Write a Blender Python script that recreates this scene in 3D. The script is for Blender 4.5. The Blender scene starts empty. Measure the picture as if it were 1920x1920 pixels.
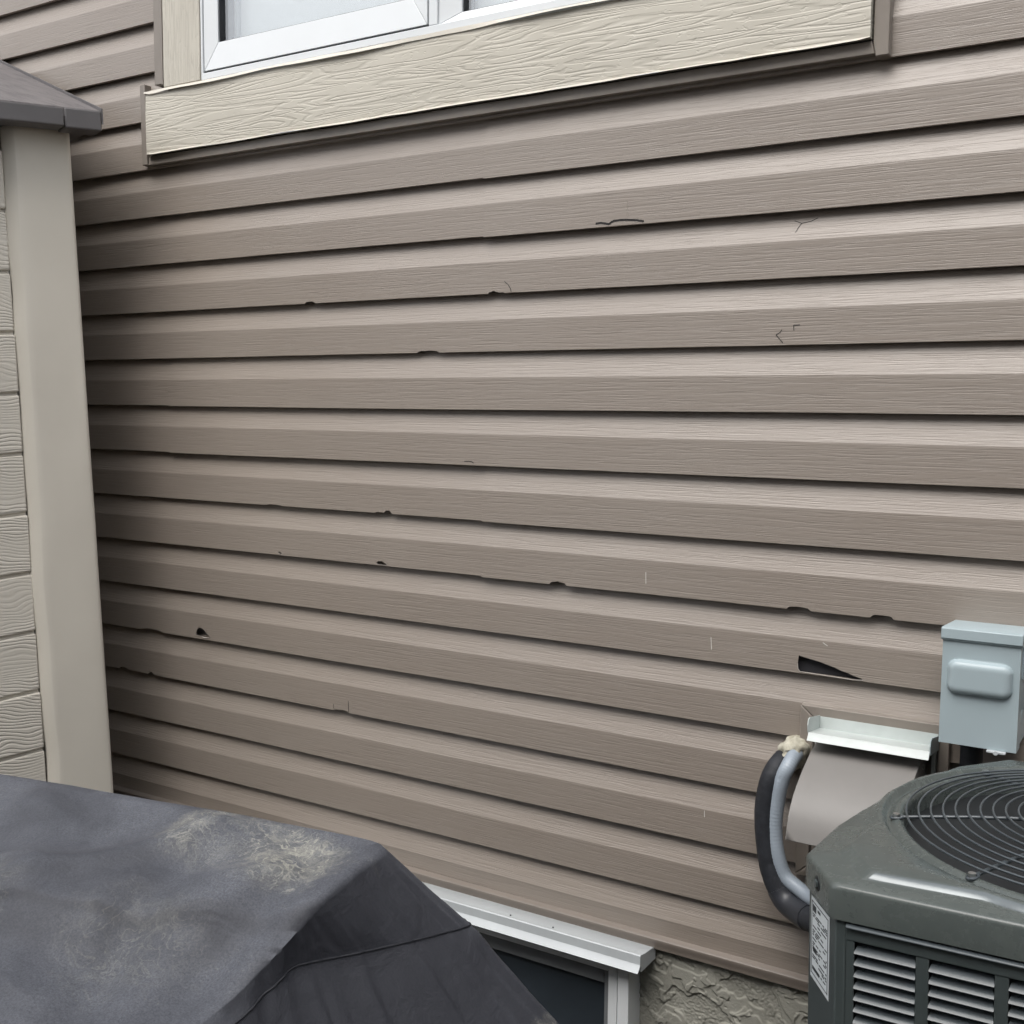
import bpy, bmesh, math, random
from mathutils import Vector, Matrix, noise
R = math.radians
random.seed(7)
S = bpy.context.scene
C = S.collection

# ------------------------------------------------------------------ camera
CAMLOC = Vector((0.0, -1.90924, 1.55375))
yaw, pitch, roll = -0.552229, -0.0936942, 0.00882788
fw = Vector((math.sin(yaw)*math.cos(pitch), math.cos(yaw)*math.cos(pitch), math.sin(pitch)))
r0 = Vector((math.cos(yaw), -math.sin(yaw), 0)); u0 = r0.cross(fw)
rt = r0*math.cos(roll) + u0*math.sin(roll); up = u0*math.cos(roll) - r0*math.sin(roll)
cam_data = bpy.data.cameras.new('Camera'); cam = bpy.data.objects.new('Camera', cam_data); C.objects.link(cam)
cam.matrix_world = Matrix(((rt.x, up.x, -fw.x, CAMLOC.x), (rt.y, up.y, -fw.y, CAMLOC.y), (rt.z, up.z, -fw.z, CAMLOC.z), (0, 0, 0, 1)))
cam_data.sensor_width = 36; cam_data.sensor_height = 36; cam_data.lens = 36*2100/1920
cam_data.clip_start = 0.02; cam_data.clip_end = 500
S.camera = cam

# ------------------------------------------------------------------ sky, sun, exposure
SUN_AZ, SUN_EL = R(185), R(58)          # azimuth clockwise from +Y, so from the front and a little left
w = bpy.data.worlds.new('World'); S.world = w; w.use_nodes = True
wn = w.node_tree.nodes; wl = w.node_tree.links
sky = wn.new('ShaderNodeTexSky'); sky.sky_type = 'NISHITA'; sky.sun_disc = False
sky.sun_elevation = SUN_EL; sky.sun_rotation = SUN_AZ; sky.air_density = 1.0; sky.dust_density = 4.0; sky.ozone_density = 1.0
hs = wn.new('ShaderNodeHueSaturation'); hs.inputs['Saturation'].default_value = 0.38
wl.new(sky.outputs[0], hs.inputs['Color'])
cl = wn.new('ShaderNodeMix'); cl.data_type = 'RGBA'; cl.inputs[0].default_value = 0.60   # an even cloud layer over the whole sky
cl.inputs[7].default_value = (6.1, 6.25, 6.5, 1)
wl.new(hs.outputs[0], cl.inputs[6]); wl.new(cl.outputs[2], wn['Background'].inputs['Color'])
wn['Background'].inputs['Strength'].default_value = 0.15
sd = bpy.data.lights.new('Sun', 'SUN'); sun = bpy.data.objects.new('Sun', sd); C.objects.link(sun)
sd.energy = 1.5; sd.angle = R(45); sd.color = (1.0, 0.965, 0.92)
tosun = Vector((math.sin(SUN_AZ)*math.cos(SUN_EL), math.cos(SUN_AZ)*math.cos(SUN_EL), math.sin(SUN_EL)))
sun.rotation_euler = (-tosun).to_track_quat('-Z', 'Y').to_euler(); sun.location = (0, -4, 8)
S.view_settings.view_transform = 'Standard'; S.view_settings.look = 'None'
S.view_settings.exposure = 0.80; S.view_settings.gamma = 1.0; S.view_settings.use_curve_mapping = False
S.render.engine = 'CYCLES'
S.cycles.max_bounces = 5; S.cycles.diffuse_bounces = 3; S.cycles.glossy_bounces = 3; S.cycles.transmission_bounces = 4; S.cycles.transparent_max_bounces = 6
S.cycles.caustics_reflective = False; S.cycles.caustics_refractive = False; S.cycles.use_denoising = True; S.cycles.use_adaptive_sampling = True; S.cycles.adaptive_threshold = 0.03

# ------------------------------------------------------------------ materials
class NT:
    def __init__(s, name, rough=0.5, spec=0.5, metal=0.0):
        s.m = bpy.data.materials.new(name); s.m.use_nodes = True
        s.n = s.m.node_tree.nodes; s.l = s.m.node_tree.links; s.b = s.n['Principled BSDF']
        s.b.inputs['Roughness'].default_value = rough; s.b.inputs['Specular IOR Level'].default_value = spec
        s.b.inputs['Metallic'].default_value = metal
        s.tc = s.n.new('ShaderNodeTexCoord')
    def coord(s, scale=(1, 1, 1), loc=(0, 0, 0), rot=(0, 0, 0)):
        mp = s.n.new('ShaderNodeMapping'); mp.inputs['Scale'].default_value = scale
        mp.inputs['Location'].default_value = loc; mp.inputs['Rotation'].default_value = rot
        s.l.new(s.tc.outputs['Object'], mp.inputs['Vector']); return mp.outputs[0]
    def noise(s, vec, scale=1, detail=3, rough=0.55, dist=0):
        t = s.n.new('ShaderNodeTexNoise'); s.l.new(vec, t.inputs['Vector'])
        t.inputs['Scale'].default_value = scale; t.inputs['Detail'].default_value = detail
        t.inputs['Roughness'].default_value = rough; t.inputs['Distortion'].default_value = dist
        return t.outputs[0]
    def ramp(s, fac, stops):
        r = s.n.new('ShaderNodeValToRGB'); s.l.new(fac, r.inputs[0]); e = r.color_ramp.elements
        while len(e) < len(stops): e.new(0.5)
        for i, (p, c) in enumerate(stops):
            e[i].position = p; e[i].color = (c, c, c, 1) if not isinstance(c, tuple) else (*c, 1)
        return r.outputs[0]
    def math(s, op, a, b=None, c=None):
        m = s.n.new('ShaderNodeMath'); m.operation = op
        for i, v in enumerate((a, b, c)):
            if v is None: continue
            if isinstance(v, (int, float)): m.inputs[i].default_value = v
            else: s.l.new(v, m.inputs[i])
        return m.outputs[0]
    def mix(s, fac, a, b, mode='MIX'):
        m = s.n.new('ShaderNodeMix'); m.data_type = 'RGBA'; m.blend_type = mode
        for idx, v in ((0, fac), (6, a), (7, b)):
            if isinstance(v, (int, float)): m.inputs[idx].default_value = v
            elif isinstance(v, tuple): m.inputs[idx].default_value = (*v, 1)
            else: s.l.new(v, m.inputs[idx])
        return m.outputs[2]
    def color(s, v):
        if isinstance(v, tuple): s.b.inputs['Base Color'].default_value = (*v, 1)
        else: s.l.new(v, s.b.inputs['Base Color'])
    def rough(s, v): s.l.new(v, s.b.inputs['Roughness'])
    def bump(s, h, strength=0.3, dist=0.002, prev=None):
        b = s.n.new('ShaderNodeBump'); b.inputs['Strength'].default_value = strength; b.inputs['Distance'].default_value = dist
        s.l.new(h, b.inputs['Height'])
        if prev is not None: s.l.new(prev, b.inputs['Normal'])
        s.l.new(b.outputs[0], s.b.inputs['Normal']); return b.outputs[0]
    def spot(s, p, rad):
        """1 at point p falling to 0 at radii rad (object space)."""
        v = s.n.new('ShaderNodeVectorMath'); v.operation = 'SUBTRACT'; s.l.new(s.tc.outputs['Object'], v.inputs[0]); v.inputs[1].default_value = p
        d = s.n.new('ShaderNodeVectorMath'); d.operation = 'DIVIDE'; s.l.new(v.outputs[0], d.inputs[0]); d.inputs[1].default_value = rad
        ln = s.n.new('ShaderNodeVectorMath'); ln.operation = 'LENGTH'; s.l.new(d.outputs[0], ln.inputs[0])
        return s.math('SUBTRACT', 1.0, ln.outputs['Value'])

M = {}
def siding_mat():
    t = NT('siding_vinyl', 0.47, 0.95)
    g = t.noise(t.coord((8, 60, 330)), 1, 3, 0.6, 0.8)
    g2 = t.noise(t.coord((26, 60, 700), (3, 1, 7)), 1, 1, 0.5)
    lines = t.ramp(g, [(0.36, 0.0), (0.50, 0.75), (0.72, 1.0)])
    h = t.math('ADD', t.math('MULTIPLY', lines, 0.75), t.math('MULTIPLY', g2, 0.45))
    big = t.noise(t.coord((1.6, 1, 3)), 1, 3, 0.6)
    base = t.mix(t.ramp(big, [(0.35, 0.0), (0.68, 1.0)]), (0.247, 0.209, 0.177), (0.262, 0.226, 0.194))
    col = t.mix(t.ramp(g, [(0.30, 0.24), (0.48, 0.0)]), base, (0.195, 0.168, 0.144))
    dirt = t.noise(t.coord((6, 3, 9), (5, 2, 2)), 1, 3, 0.65)
    col = t.mix(t.ramp(dirt, [(0.58, 0.0), (0.80, 0.14)]), col, (0.30, 0.275, 0.25))
    t.color(col); t.bump(h, 0.46, 0.0008)
    return t.m
M['siding'] = siding_mat()
def plain(name, col, rough=0.5, spec=0.5, metal=0.0, var=0.06, vs=9, bump=0.0, bs=400):
    t = NT(name, rough, spec, metal)
    nz = t.noise(t.coord((1, 1, 1)), vs, 4, 0.6)
    lo = tuple(c*(1-var) for c in col); hi = tuple(min(1, c*(1+var)) for c in col)
    t.color(t.mix(t.ramp(nz, [(0.3, 0.0), (0.7, 1.0)]), lo, hi))
    if bump: t.bump(t.noise(t.coord(), bs, 2, 0.5), bump, 0.001)
    return t.m
M['trim'] = plain('brown_trim', (0.225, 0.198, 0.172), 0.42, 0.45)
M['trimdk'] = plain('starter_brown', (0.180, 0.154, 0.132), 0.40, 0.5)
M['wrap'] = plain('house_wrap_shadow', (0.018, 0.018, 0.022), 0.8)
M['white'] = plain('white_vinyl', (0.69, 0.715, 0.73), 0.36, 0.5, var=0.02)
M['whitemetal'] = plain('white_metal', (0.48, 0.51, 0.525), 0.35, 0.5, var=0.04, vs=14)
M['whitemetal2'] = plain('weathered_white_metal', (0.52, 0.56, 0.548), 0.42, 0.5, var=0.08, vs=18)
M['gasket'] = plain('black_gasket', (0.012, 0.013, 0.018), 0.6)
M['blind'] = plain('interior_blind', (0.88, 0.89, 0.91), 0.8, var=0.02, vs=60)
M['dark'] = plain('dark_interior', (0.010, 0.012, 0.015), 0.7)
M['greyrail'] = plain('grey_screen_rail', (0.17, 0.18, 0.19), 0.45)
def casing_mat(name, vert):
    t = NT(name, 0.5, 0.35)
    sc = (3.2, 20, 42) if not vert else (70, 20, 3.0)
    base = t.coord(sc)
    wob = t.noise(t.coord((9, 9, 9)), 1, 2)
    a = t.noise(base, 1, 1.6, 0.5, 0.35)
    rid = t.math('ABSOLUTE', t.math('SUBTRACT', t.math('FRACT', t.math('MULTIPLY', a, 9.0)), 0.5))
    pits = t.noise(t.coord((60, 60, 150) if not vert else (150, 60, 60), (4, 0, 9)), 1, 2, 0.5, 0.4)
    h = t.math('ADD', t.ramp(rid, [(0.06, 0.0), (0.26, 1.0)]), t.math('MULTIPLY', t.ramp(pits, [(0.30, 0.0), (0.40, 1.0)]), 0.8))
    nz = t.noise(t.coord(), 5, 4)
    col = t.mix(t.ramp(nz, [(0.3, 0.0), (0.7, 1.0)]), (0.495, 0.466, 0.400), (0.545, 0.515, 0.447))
    col = t.mix(t.math('MULTIPLY', t.math('SUBTRACT', 1.0, t.ramp(rid, [(0.05, 0.0), (0.20, 1.0)])), 0.34 if vert else 0.14), col, (0.32, 0.30, 0.255))  # groove shading painted into the cladding colour, stronger on upright boards
    t.color(col); t.bump(h, 0.42, 0.0014)
    return t.m
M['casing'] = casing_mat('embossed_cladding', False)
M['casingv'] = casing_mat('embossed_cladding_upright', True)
M['casingedge'] = plain('cladding_edge', (0.54, 0.51, 0.445), 0.5, var=0.05)
def glass_mat(name, tint, rough=0.02, base=0.12):
    m = bpy.data.materials.new(name); m.use_nodes = True
    n = m.node_tree.nodes; l = m.node_tree.links
    for x in list(n): n.remove(x)
    o = n.new('ShaderNodeOutputMaterial'); mx = n.new('ShaderNodeMixShader'); lw = n.new('ShaderNodeLayerWeight'); lw.inputs[0].default_value = 0.5; pw = n.new('ShaderNodeMath'); pw.operation = 'POWER'; pw.inputs[1].default_value = 4.0; l.new(lw.outputs['Facing'], pw.inputs[0]); fr = n.new('ShaderNodeMath'); fr.operation = 'MULTIPLY_ADD'; fr.inputs[1].default_value = 0.75; fr.inputs[2].default_value = base; l.new(pw.outputs[0], fr.inputs[0])
    tr = n.new('ShaderNodeBsdfTransparent'); tr.inputs[0].default_value = (*tint, 1)
    gl = n.new('ShaderNodeBsdfGlossy'); gl.inputs['Roughness'].default_value = rough
    l.new(fr.outputs[0], mx.inputs[0]); l.new(tr.outputs[0], mx.inputs[1]); l.new(gl.outputs[0], mx.inputs[2]); l.new(mx.outputs[0], o.inputs[0])
    return m
M['glass'] = glass_mat('window_glass', (0.98, 1.0, 1.0), 0.02, 0.22)
M['glassdk'] = glass_mat('screened_glass', (0.42, 0.46, 0.50), 0.15, 0.13)
def stucco_mat():
    t = NT('stucco_parging', 0.85, 0.2)
    n1 = t.noise(t.coord(), 7, 5, 0.6)
    t.color(t.mix(t.ramp(n1, [(0.3, 0.0), (0.7, 1.0)]), (0.255, 0.250, 0.217), (0.315, 0.31, 0.272)))
    t.bump(t.noise(t.coord(), 330, 5, 0.75), 0.55, 0.0016)
    return t.m
M['stucco'] = stucco_mat()
def shed_mat(name, col, grain):
    t = NT(name, 0.42, 0.4)
    nz = t.noise(t.coord(), 3.2, 4, 0.6)
    t.color(t.mix(t.ramp(nz, [(0.3, 0.0), (0.7, 1.0)]), tuple(c*0.93 for c in col), col))
    if grain:
        warp = t.noise(t.coord((5, 5, 9)), 1, 2, 0.5)
        z = t.n.new('ShaderNodeSeparateXYZ'); t.l.new(t.tc.outputs['Object'], z.inputs[0])
        v = t.math('ADD', t.math('MULTIPLY', z.outputs[2], 125), t.math('MULTIPLY', warp, 11.0))
        s = t.math('SINE', t.math('MULTIPLY', v, 6.28))
        lines = t.ramp(t.math('MULTIPLY_ADD', s, 0.5, 0.5), [(0.0, 0.0), (0.55, 1.0)])
        patch = t.ramp(t.noise(t.coord((3.5, 3.5, 13), (2, 3, 1)), 1, 1.5, 0.5), [(0.42, 1.0), (0.56, 0.25)])
        t.bump(t.math('MULTIPLY', lines, patch), 0.55, 0.0020)
    else:
        t.bump(t.noise(t.coord((4, 4, 2.2)), 1, 2, 0.4), 0.25, 0.02)
    return t.m
M['shedplank'] = shed_mat('shed_wood_look_resin', (0.645, 0.608, 0.535), True)
M['shedpost'] = shed_mat('shed_resin', (0.68, 0.64, 0.56), False)
def roof_mat():
    t = NT('shed_roof_resin', 0.55, 0.3)
    g = t.noise(t.coord((8, 60, 40)), 1, 4, 0.6, 0.5)
    t.color(t.mix(t.ramp(g, [(0.3, 0.0), (0.6, 1.0)]), (0.10, 0.092, 0.095), (0.15, 0.138, 0.138)))
    t.bump(t.ramp(g, [(0.3, 0.0), (0.5, 1.0)]), 0.5, 0.003)
    return t.m
M['shedroof'] = roof_mat()
M['shedfascia'] = plain('shed_fascia_brown', (0.108, 0.102, 0.104), 0.45, 0.4, var=0.06)
def metal_paint(name, col, dust, dustcol=(0.22, 0.225, 0.205), rough=0.30):
    t = NT(name, rough, 0.5)
    n1 = t.noise(t.coord((1, 1, 1)), 34, 5, 0.75)
    n2 = t.noise(t.coord((3, 12, 3), (1, 0, 0), (0, 0, 0.6)), 4, 4, 0.65)
    f = t.math('MULTIPLY', t.ramp(t.math('ADD', t.math('MULTIPLY', n1, 0.6), t.math('MULTIPLY', n2, 0.4)), [(0.28, 0.0), (0.74, 1.0)]), dust)
    t.color(t.mix(f, col, dustcol))
    t.rough(t.math('ADD', t.math('MULTIPLY', f, 0.40), rough))
    t.bump(t.noise(t.coord(), 260, 2, 0.5), 0.05, 0.0006)
    return t.m
M['acbody'] = metal_paint('condenser_paint', (0.044, 0.056, 0.057), 0.14, (0.12, 0.125, 0.118))
M['actop'] = metal_paint('dusty_condenser_top', (0.058, 0.071, 0.069), 0.34, (0.150, 0.160, 0.146), 0.20)
M['louver'] = metal_paint('louver_paint', (0.052, 0.064, 0.072), 0.12, (0.12, 0.13, 0.13), rough=0.26)
M['glint'] = plain('edge_highlight_paint', (0.11, 0.128, 0.134), 0.24, 0.8, 0.25, var=0.15, vs=30)
M['wire'] = plain('black_coated_wire', (0.055, 0.066, 0.074), 0.28, 0.6)
M['fanblack'] = plain('fan_black', (0.012, 0.014, 0.016), 0.55)
M['boxgrey'] = plain('light_grey_enamel', (0.345, 0.415, 0.44), 0.36, 0.5, var=0.035, vs=6, bump=0.04, bs=500)
M['steel'] = plain('zinc_screw', (0.45, 0.46, 0.46), 0.3, 0.5, 0.9)
M['hood'] = plain('vent_hood_taupe', (0.200, 0.190, 0.180), 0.50, 0.5, var=0.05, vs=12)
M['conduit'] = plain('grey_conduit', (0.30, 0.345, 0.395), 0.38, 0.5, var=0.06)
M['foamrubber'] = plain('black_pipe_insulation', (0.022, 0.024, 0.029), 0.62, 0.35, var=0.3, vs=60, bump=0.4, bs=300)
M['tape'] = plain('black_tape', (0.026, 0.028, 0.034), 0.42, 0.5, var=0.2, vs=40)
def sealant():
    t = NT('expanding_foam', 0.75, 0.3)
    n1 = t.noise(t.coord(), 60, 4)
    t.color(t.mix(t.ramp(n1, [(0.35, 0.0), (0.65, 1.0)]), (0.34, 0.32, 0.25), (0.53, 0.51, 0.43)))
    t.bump(t.noise(t.coord(), 120, 4, 0.6), 0.7, 0.003); return t.m
M['sealant'] = sealant()
M['crackdk'] = plain('crack_dark', (0.02, 0.018, 0.018), 0.9)
M['scratch'] = plain('scratch_pale', (0.62, 0.60, 0.57), 0.6)
M['holegrey'] = plain('lit_hole_grey', (0.42, 0.43, 0.43), 0.7)
M['screen'] = plain('insect_screen', (0.026, 0.034, 0.043), 0.55, 0.4, var=0.12, vs=5)
M['torn'] = plain('torn_vinyl', (0.40, 0.365, 0.335), 0.6, var=0.1, vs=60)
M['sticker'] = plain('sticker_white', (0.62, 0.66, 0.68), 0.35, var=0.03)
M['ink'] = plain('sticker_ink', (0.03, 0.035, 0.04), 0.5)
def ground_mat():
    t = NT('gravel_ground', 0.9, 0.2)
    v = t.n.new('ShaderNodeTexVoronoi'); t.l.new(t.coord(), v.inputs['Vector']); v.inputs['Scale'].default_value = 38
    n1 = t.noise(t.coord(), 0.8, 5)
    base = t.mix(t.ramp(n1, [(0.35, 0.0), (0.65, 1.0)]), (0.040, 0.037, 0.032), (0.070, 0.065, 0.056))
    t.color(t.mix(0.35, base, v.outputs['Color'], 'OVERLAY'))
    t.bump(v.outputs['Distance'], 1.0, 0.02); return t.m
M['ground'] = ground_mat()
M['fence'] = plain('added_fence_board', (0.16, 0.13, 0.105), 0.8, var=0.2, vs=4)
M['nbr'] = plain('added_house_siding', (0.20, 0.18, 0.16), 0.6, var=0.05, vs=2)
def cover_mat():
    t = NT('dusty_grill_cover', 0.62, 0.35)
    fine = t.noise(t.coord(), 420, 3, 0.7)
    weave = t.noise(t.coord(), 900, 1, 0.5)
    cloud = t.noise(t.coord((1, 1, 1), (3, 1, 2)), 5.5, 5, 0.62, 0.4)
    geo = t.n.new('ShaderNodeNewGeometry'); sx = t.n.new('ShaderNodeSeparateXYZ'); t.l.new(geo.outputs['Normal'], sx.inputs[0])
    flat = t.ramp(sx.outputs[2], [(0.55, 0.0), (0.92, 1.0)])             # dust settles on level cloth
    f1 = t.math('MULTIPLY', t.math('MULTIPLY', t.ramp(cloud, [(0.30, 0.25), (0.72, 1.0)]), flat), t.ramp(fine, [(0.30, 0.30), (0.62, 1.0)]))
    col = t.mix(t.math('MULTIPLY', f1, 0.62), t.mix(fine, (0.025, 0.027, 0.035), (0.044, 0.045, 0.053)), (0.186, 0.198, 0.230))
    # caked pale dust, scuffs
    swirl = t.noise(t.coord((1, 1, 1), (2, 5, 1)), 17, 6, 0.7, 2.2)
    s2 = t.noise(t.coord((1, 1, 1), (7, 1, 3)), 30, 2, 0.5, 2.2)
    ln_ = t.ramp(t.math('ABSOLUTE', t.math('SUBTRACT', s2, 0.5)), [(0.0, 1.0), (0.016, 0.75), (0.032, 0.0)])
    sw = t.math('MAXIMUM', t.math('MULTIPLY', t.ramp(swirl, [(0.42, 0.0), (0.62, 0.6)]), 1.0), ln_)
    for (p, rad, k, ns) in DUST:
        sp = t.math('ADD', t.spot(p, rad), t.math('MULTIPLY', t.math('SUBTRACT', t.noise(t.coord((1, 1, 1), (ns, 2, 4)), 42, 5, 0.75, 1.0), 0.5), 1.1))
        mk = t.math('MULTIPLY', t.math('MULTIPLY', t.ramp(sp, [(0.15, 0.0), (0.60, 1.0)]), t.math('ADD', t.math('MULTIPLY', sw, 0.85), 0.12)), k)
        mk = t.math('MULTIPLY', mk, t.ramp(fine, [(0.28, 0.45), (0.6, 1.0)]))
        col = t.mix(mk, col, (0.40, 0.39, 0.33))
    hair = t.noise(t.coord((1, 1, 1), (9, 5, 3)), 30, 2, 0.5, 3.5)
    hl = t.ramp(t.math('ABSOLUTE', t.math('SUBTRACT', hair, 0.55)), [(0.0, 1.0), (0.006, 0.0)])
    col = t.mix(t.math('MULTIPLY', hl, t.math('MULTIPLY', t.ramp(cloud, [(0.42, 0.0), (0.6, 0.5)]), flat)), col, (0.30, 0.29, 0.25))
    t.color(col)
    b1 = t.bump(t.noise(t.coord((1, 1, 1), (1, 4, 2)), 26, 5, 0.6, 0.6), 0.45, 0.006)
    t.bump(weave, 0.25, 0.0008, b1)
    return t.m

# ------------------------------------------------------------------ mesh builder
class MB:
    def __init__(s): s.v = []; s.f = []
    def face(s, pts):
        i = len(s.v); s.v += [tuple(p) for p in pts]; s.f.append(tuple(range(i, i+len(pts))))
    def box(s, x0, x1, y0, y1, z0, z1):
        i = len(s.v)
        s.v += [(x0, y0, z0), (x1, y0, z0), (x1, y1, z0), (x0, y1, z0), (x0, y0, z1), (x1, y0, z1), (x1, y1, z1), (x0, y1, z1)]
        s.f += [tuple(i+k for k in q) for q in ((0, 3, 2, 1), (4, 5, 6, 7), (0, 1, 5, 4), (1, 2, 6, 5), (2, 3, 7, 6), (3, 0, 4, 7))]
        return s
    def prism(s, poly, d):
        """closed polygon (3-d points) extruded by vector d."""
        i = len(s.v); n = len(poly); d = Vector(d)
        s.v += [tuple(p) for p in poly] + [tuple(Vector(p)+d) for p in poly]
        s.f.append(tuple(range(i+n-1, i-1, -1))); s.f.append(tuple(range(i+n, i+2*n)))
        for k in range(n): s.f.append((i+k, i+(k+1) % n, i+n+(k+1) % n, i+n+k))
        return s
    def xz(s, poly, y0, y1):
        return s.prism([(x, y0, z) for x, z in poly], (0, y1-y0, 0))
    def yz(s, poly, x0, x1):
        return s.prism([(x0, y, z) for y, z in poly], (x1-x0, 0, 0))
    def grid(s, rows, closed=False):
        i = len(s.v); nc = len(rows[0])
        for r in rows: s.v += [tuple(p) for p in r]
        for a in range(len(rows)-1):
            for b in range(nc if closed else nc-1):
                b2 = (b+1) % nc
                s.f.append((i+a*nc+b, i+a*nc+b2, i+(a+1)*nc+b2, i+(a+1)*nc+b))
        return s
    def tube(s, path, rad, n=10, cap=True, closed=False):
        path = [Vector(p) for p in path]; rows = []; ref = Vector((0.13, 0.21, 0.97)).normalized(); m = len(path)
        for k, p in enumerate(path):
            a = path[(k-1) % m] if (closed or k > 0) else path[0]; b = path[(k+1) % m] if (closed or k < m-1) else path[-1]
            t = (b-a).normalized(); n1 = (ref - t*ref.dot(t))
            n1 = n1.normalized() if n1.length > 1e-4 else t.orthogonal().normalized()
            n2 = t.cross(n1); rr = rad[k] if isinstance(rad, (list, tuple)) else rad; ref = n1
            rows.append([p + (n1*math.cos(2*math.pi*j/n) + n2*math.sin(2*math.pi*j/n))*rr for j in range(n)])
        if closed: rows.append(rows[0])
        i = len(s.v); s.grid(rows, True)
        if cap and not closed:
            s.f.append(tuple(range(i+n-1, i-1, -1))); e = i+(m-1)*n; s.f.append(tuple(range(e, e+n)))
        return s
    def mesh(s, name, smooth=None, fix=True):
        me = bpy.data.meshes.new(name); me.from_pydata(s.v, [], s.f)
        bm = bmesh.new(); bm.from_mesh(me); bmesh.ops.remove_doubles(bm, verts=bm.verts, dist=1e-6)
        if fix: bmesh.ops.recalc_face_normals(bm, faces=bm.faces)
        bm.to_mesh(me); bm.free()
        if smooth is not None:
            me.polygons.foreach_set('use_smooth', [True]*len(me.polygons)); me.set_sharp_from_angle(angle=R(smooth))
        return me
    def build(s, name, mat, parent=None, smooth=None, bevel=0, seg=2, fix=True, xf=None):
        if xf is not None: s.v = [tuple(xf @ Vector(p)) for p in s.v]
        me = s.mesh(name, smooth, fix); return link(name, me, mat, parent, bevel, seg)

def world_inv(o):
    m = Matrix.Translation(-o.location) if o.type == 'EMPTY' else Matrix.Identity(4)
    return m
def link(name, me, mat, parent=None, bevel=0, seg=2):
    if mat and not me.materials: me.materials.append(mat)
    o = bpy.data.objects.new(name, me); C.objects.link(o)
    if parent is not None:
        o.parent = parent; o.matrix_parent_inverse = world_inv(parent)
    if bevel:
        b = o.modifiers.new('bevel', 'BEVEL'); b.width = bevel; b.segments = seg; b.limit_method = 'ANGLE'; b.angle_limit = R(35)
        me.polygons.foreach_set('use_smooth', [True]*len(me.polygons)); me.set_sharp_from_angle(angle=R(35))
        b.harden_normals = False
    return o
def tag(o, label=None, cat=None, group=None, kind=None):
    if label: o['label'] = label
    if cat: o['category'] = cat
    if group: o['group'] = group
    if kind: o['kind'] = kind
    return o
def thing(name, loc, label, cat):
    o = bpy.data.objects.new(name, None); o.location = loc; o.empty_display_size = 0.1; C.objects.link(o)
    return tag(o, label, cat)
def fbm(x, y, z, oct=3):
    a = 0; f = 1; k = 1
    for _ in range(oct): a += k*noise.noise(Vector((x*f, y*f, z*f))); f *= 2.1; k *= 0.5
    return a

# ------------------------------------------------------------------ ground
g = MB(); g.face([(-120, -120, 0), (120, -120, 0), (120, 120, 0), (-120, 120, 0)])
tag(g.build('ground', M['ground'], fix=False), kind='structure')

# ------------------------------------------------------------------ unseen house added behind the camera to block low sky light
nb = thing('added_neighbour_house', (0, -5.2, 0), 'unseen plain grey house added to hold back low sky light', 'house')
for i in range(25):
    mbn = MB(); mbn.prism([(-3.4, -4.985, i*.2), (-3.4, -5.0, i*.2+.2), (-3.4, -5.02, i*.2+.2), (-3.4, -5.02, i*.2)], (12.4, 0, 0)); mbn.build('siding_board', M['nbr'], nb)
MB().box(-3.4, 9, -11, -5.025, 0, 5.0).build('wall', M['nbr'], nb)
MB().prism([(-3.8, -4.6, 5.0), (-3.8, -8.0, 6.6), (-3.8, -11.4, 5.0)], (13.2, 0, 0)).build('roof', M['shedroof'], nb)

fn = thing('added_board_fence', (1.7, -2.5, 0), 'unseen board fence added to block sky light from the right', 'fence')  # added out of view to shade the parts that face right
bm_ = MB().box(-.012, .012, -.066, .066, .05, 1.85).mesh('board'); bm_.materials.append(M['fence'])
for i in range(34):
    o = bpy.data.objects.new('board', bm_); C.objects.link(o); o.parent = fn; o.location = (0, 2.38-i*.142, .01*math.sin(i*3.3))
for z in (.4, 1.5): MB().box(1.715, 1.75, -4.9, -.06, z, z+.09).build('rail', M['fence'], fn)

# ------------------------------------------------------------------ house wall with siding
house = thing('house_wall', (-1.2, 0.1, 0), 'hail-damaged taupe lap siding wall of the house with two windows', 'wall')
P = 0.1143; Z0 = 1.55
def butt(k): return Z0 - k*P
CREASE = 0.0612; PROJ = 0.0175
# open notches in the lower edge: butt -> (x0, x1, height)
NOTCH = {-2: [(-1.724, -1.694, .0046), (-1.237, -1.212, .0050), (-1.213, -1.199, .0018)], -1: [(-1.414, -1.357, .0050)],
         2: [(-1.848, -1.800, .0026), (-1.527, -1.500, .0026), (-1.502, -1.480, .0075)],
         3: [(-1.0865, -1.048, .0048), (-.607, -.565, .0038), (-.463, -.424, .0042)],
         5: [(-2.290, -2.210, .0062)], 6: [(-2.376, -2.340, .0075), (-2.345, -2.268, .0020), (-2.267, -2.243, .0085), (-1.648, -1.602, .0052)]}
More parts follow.
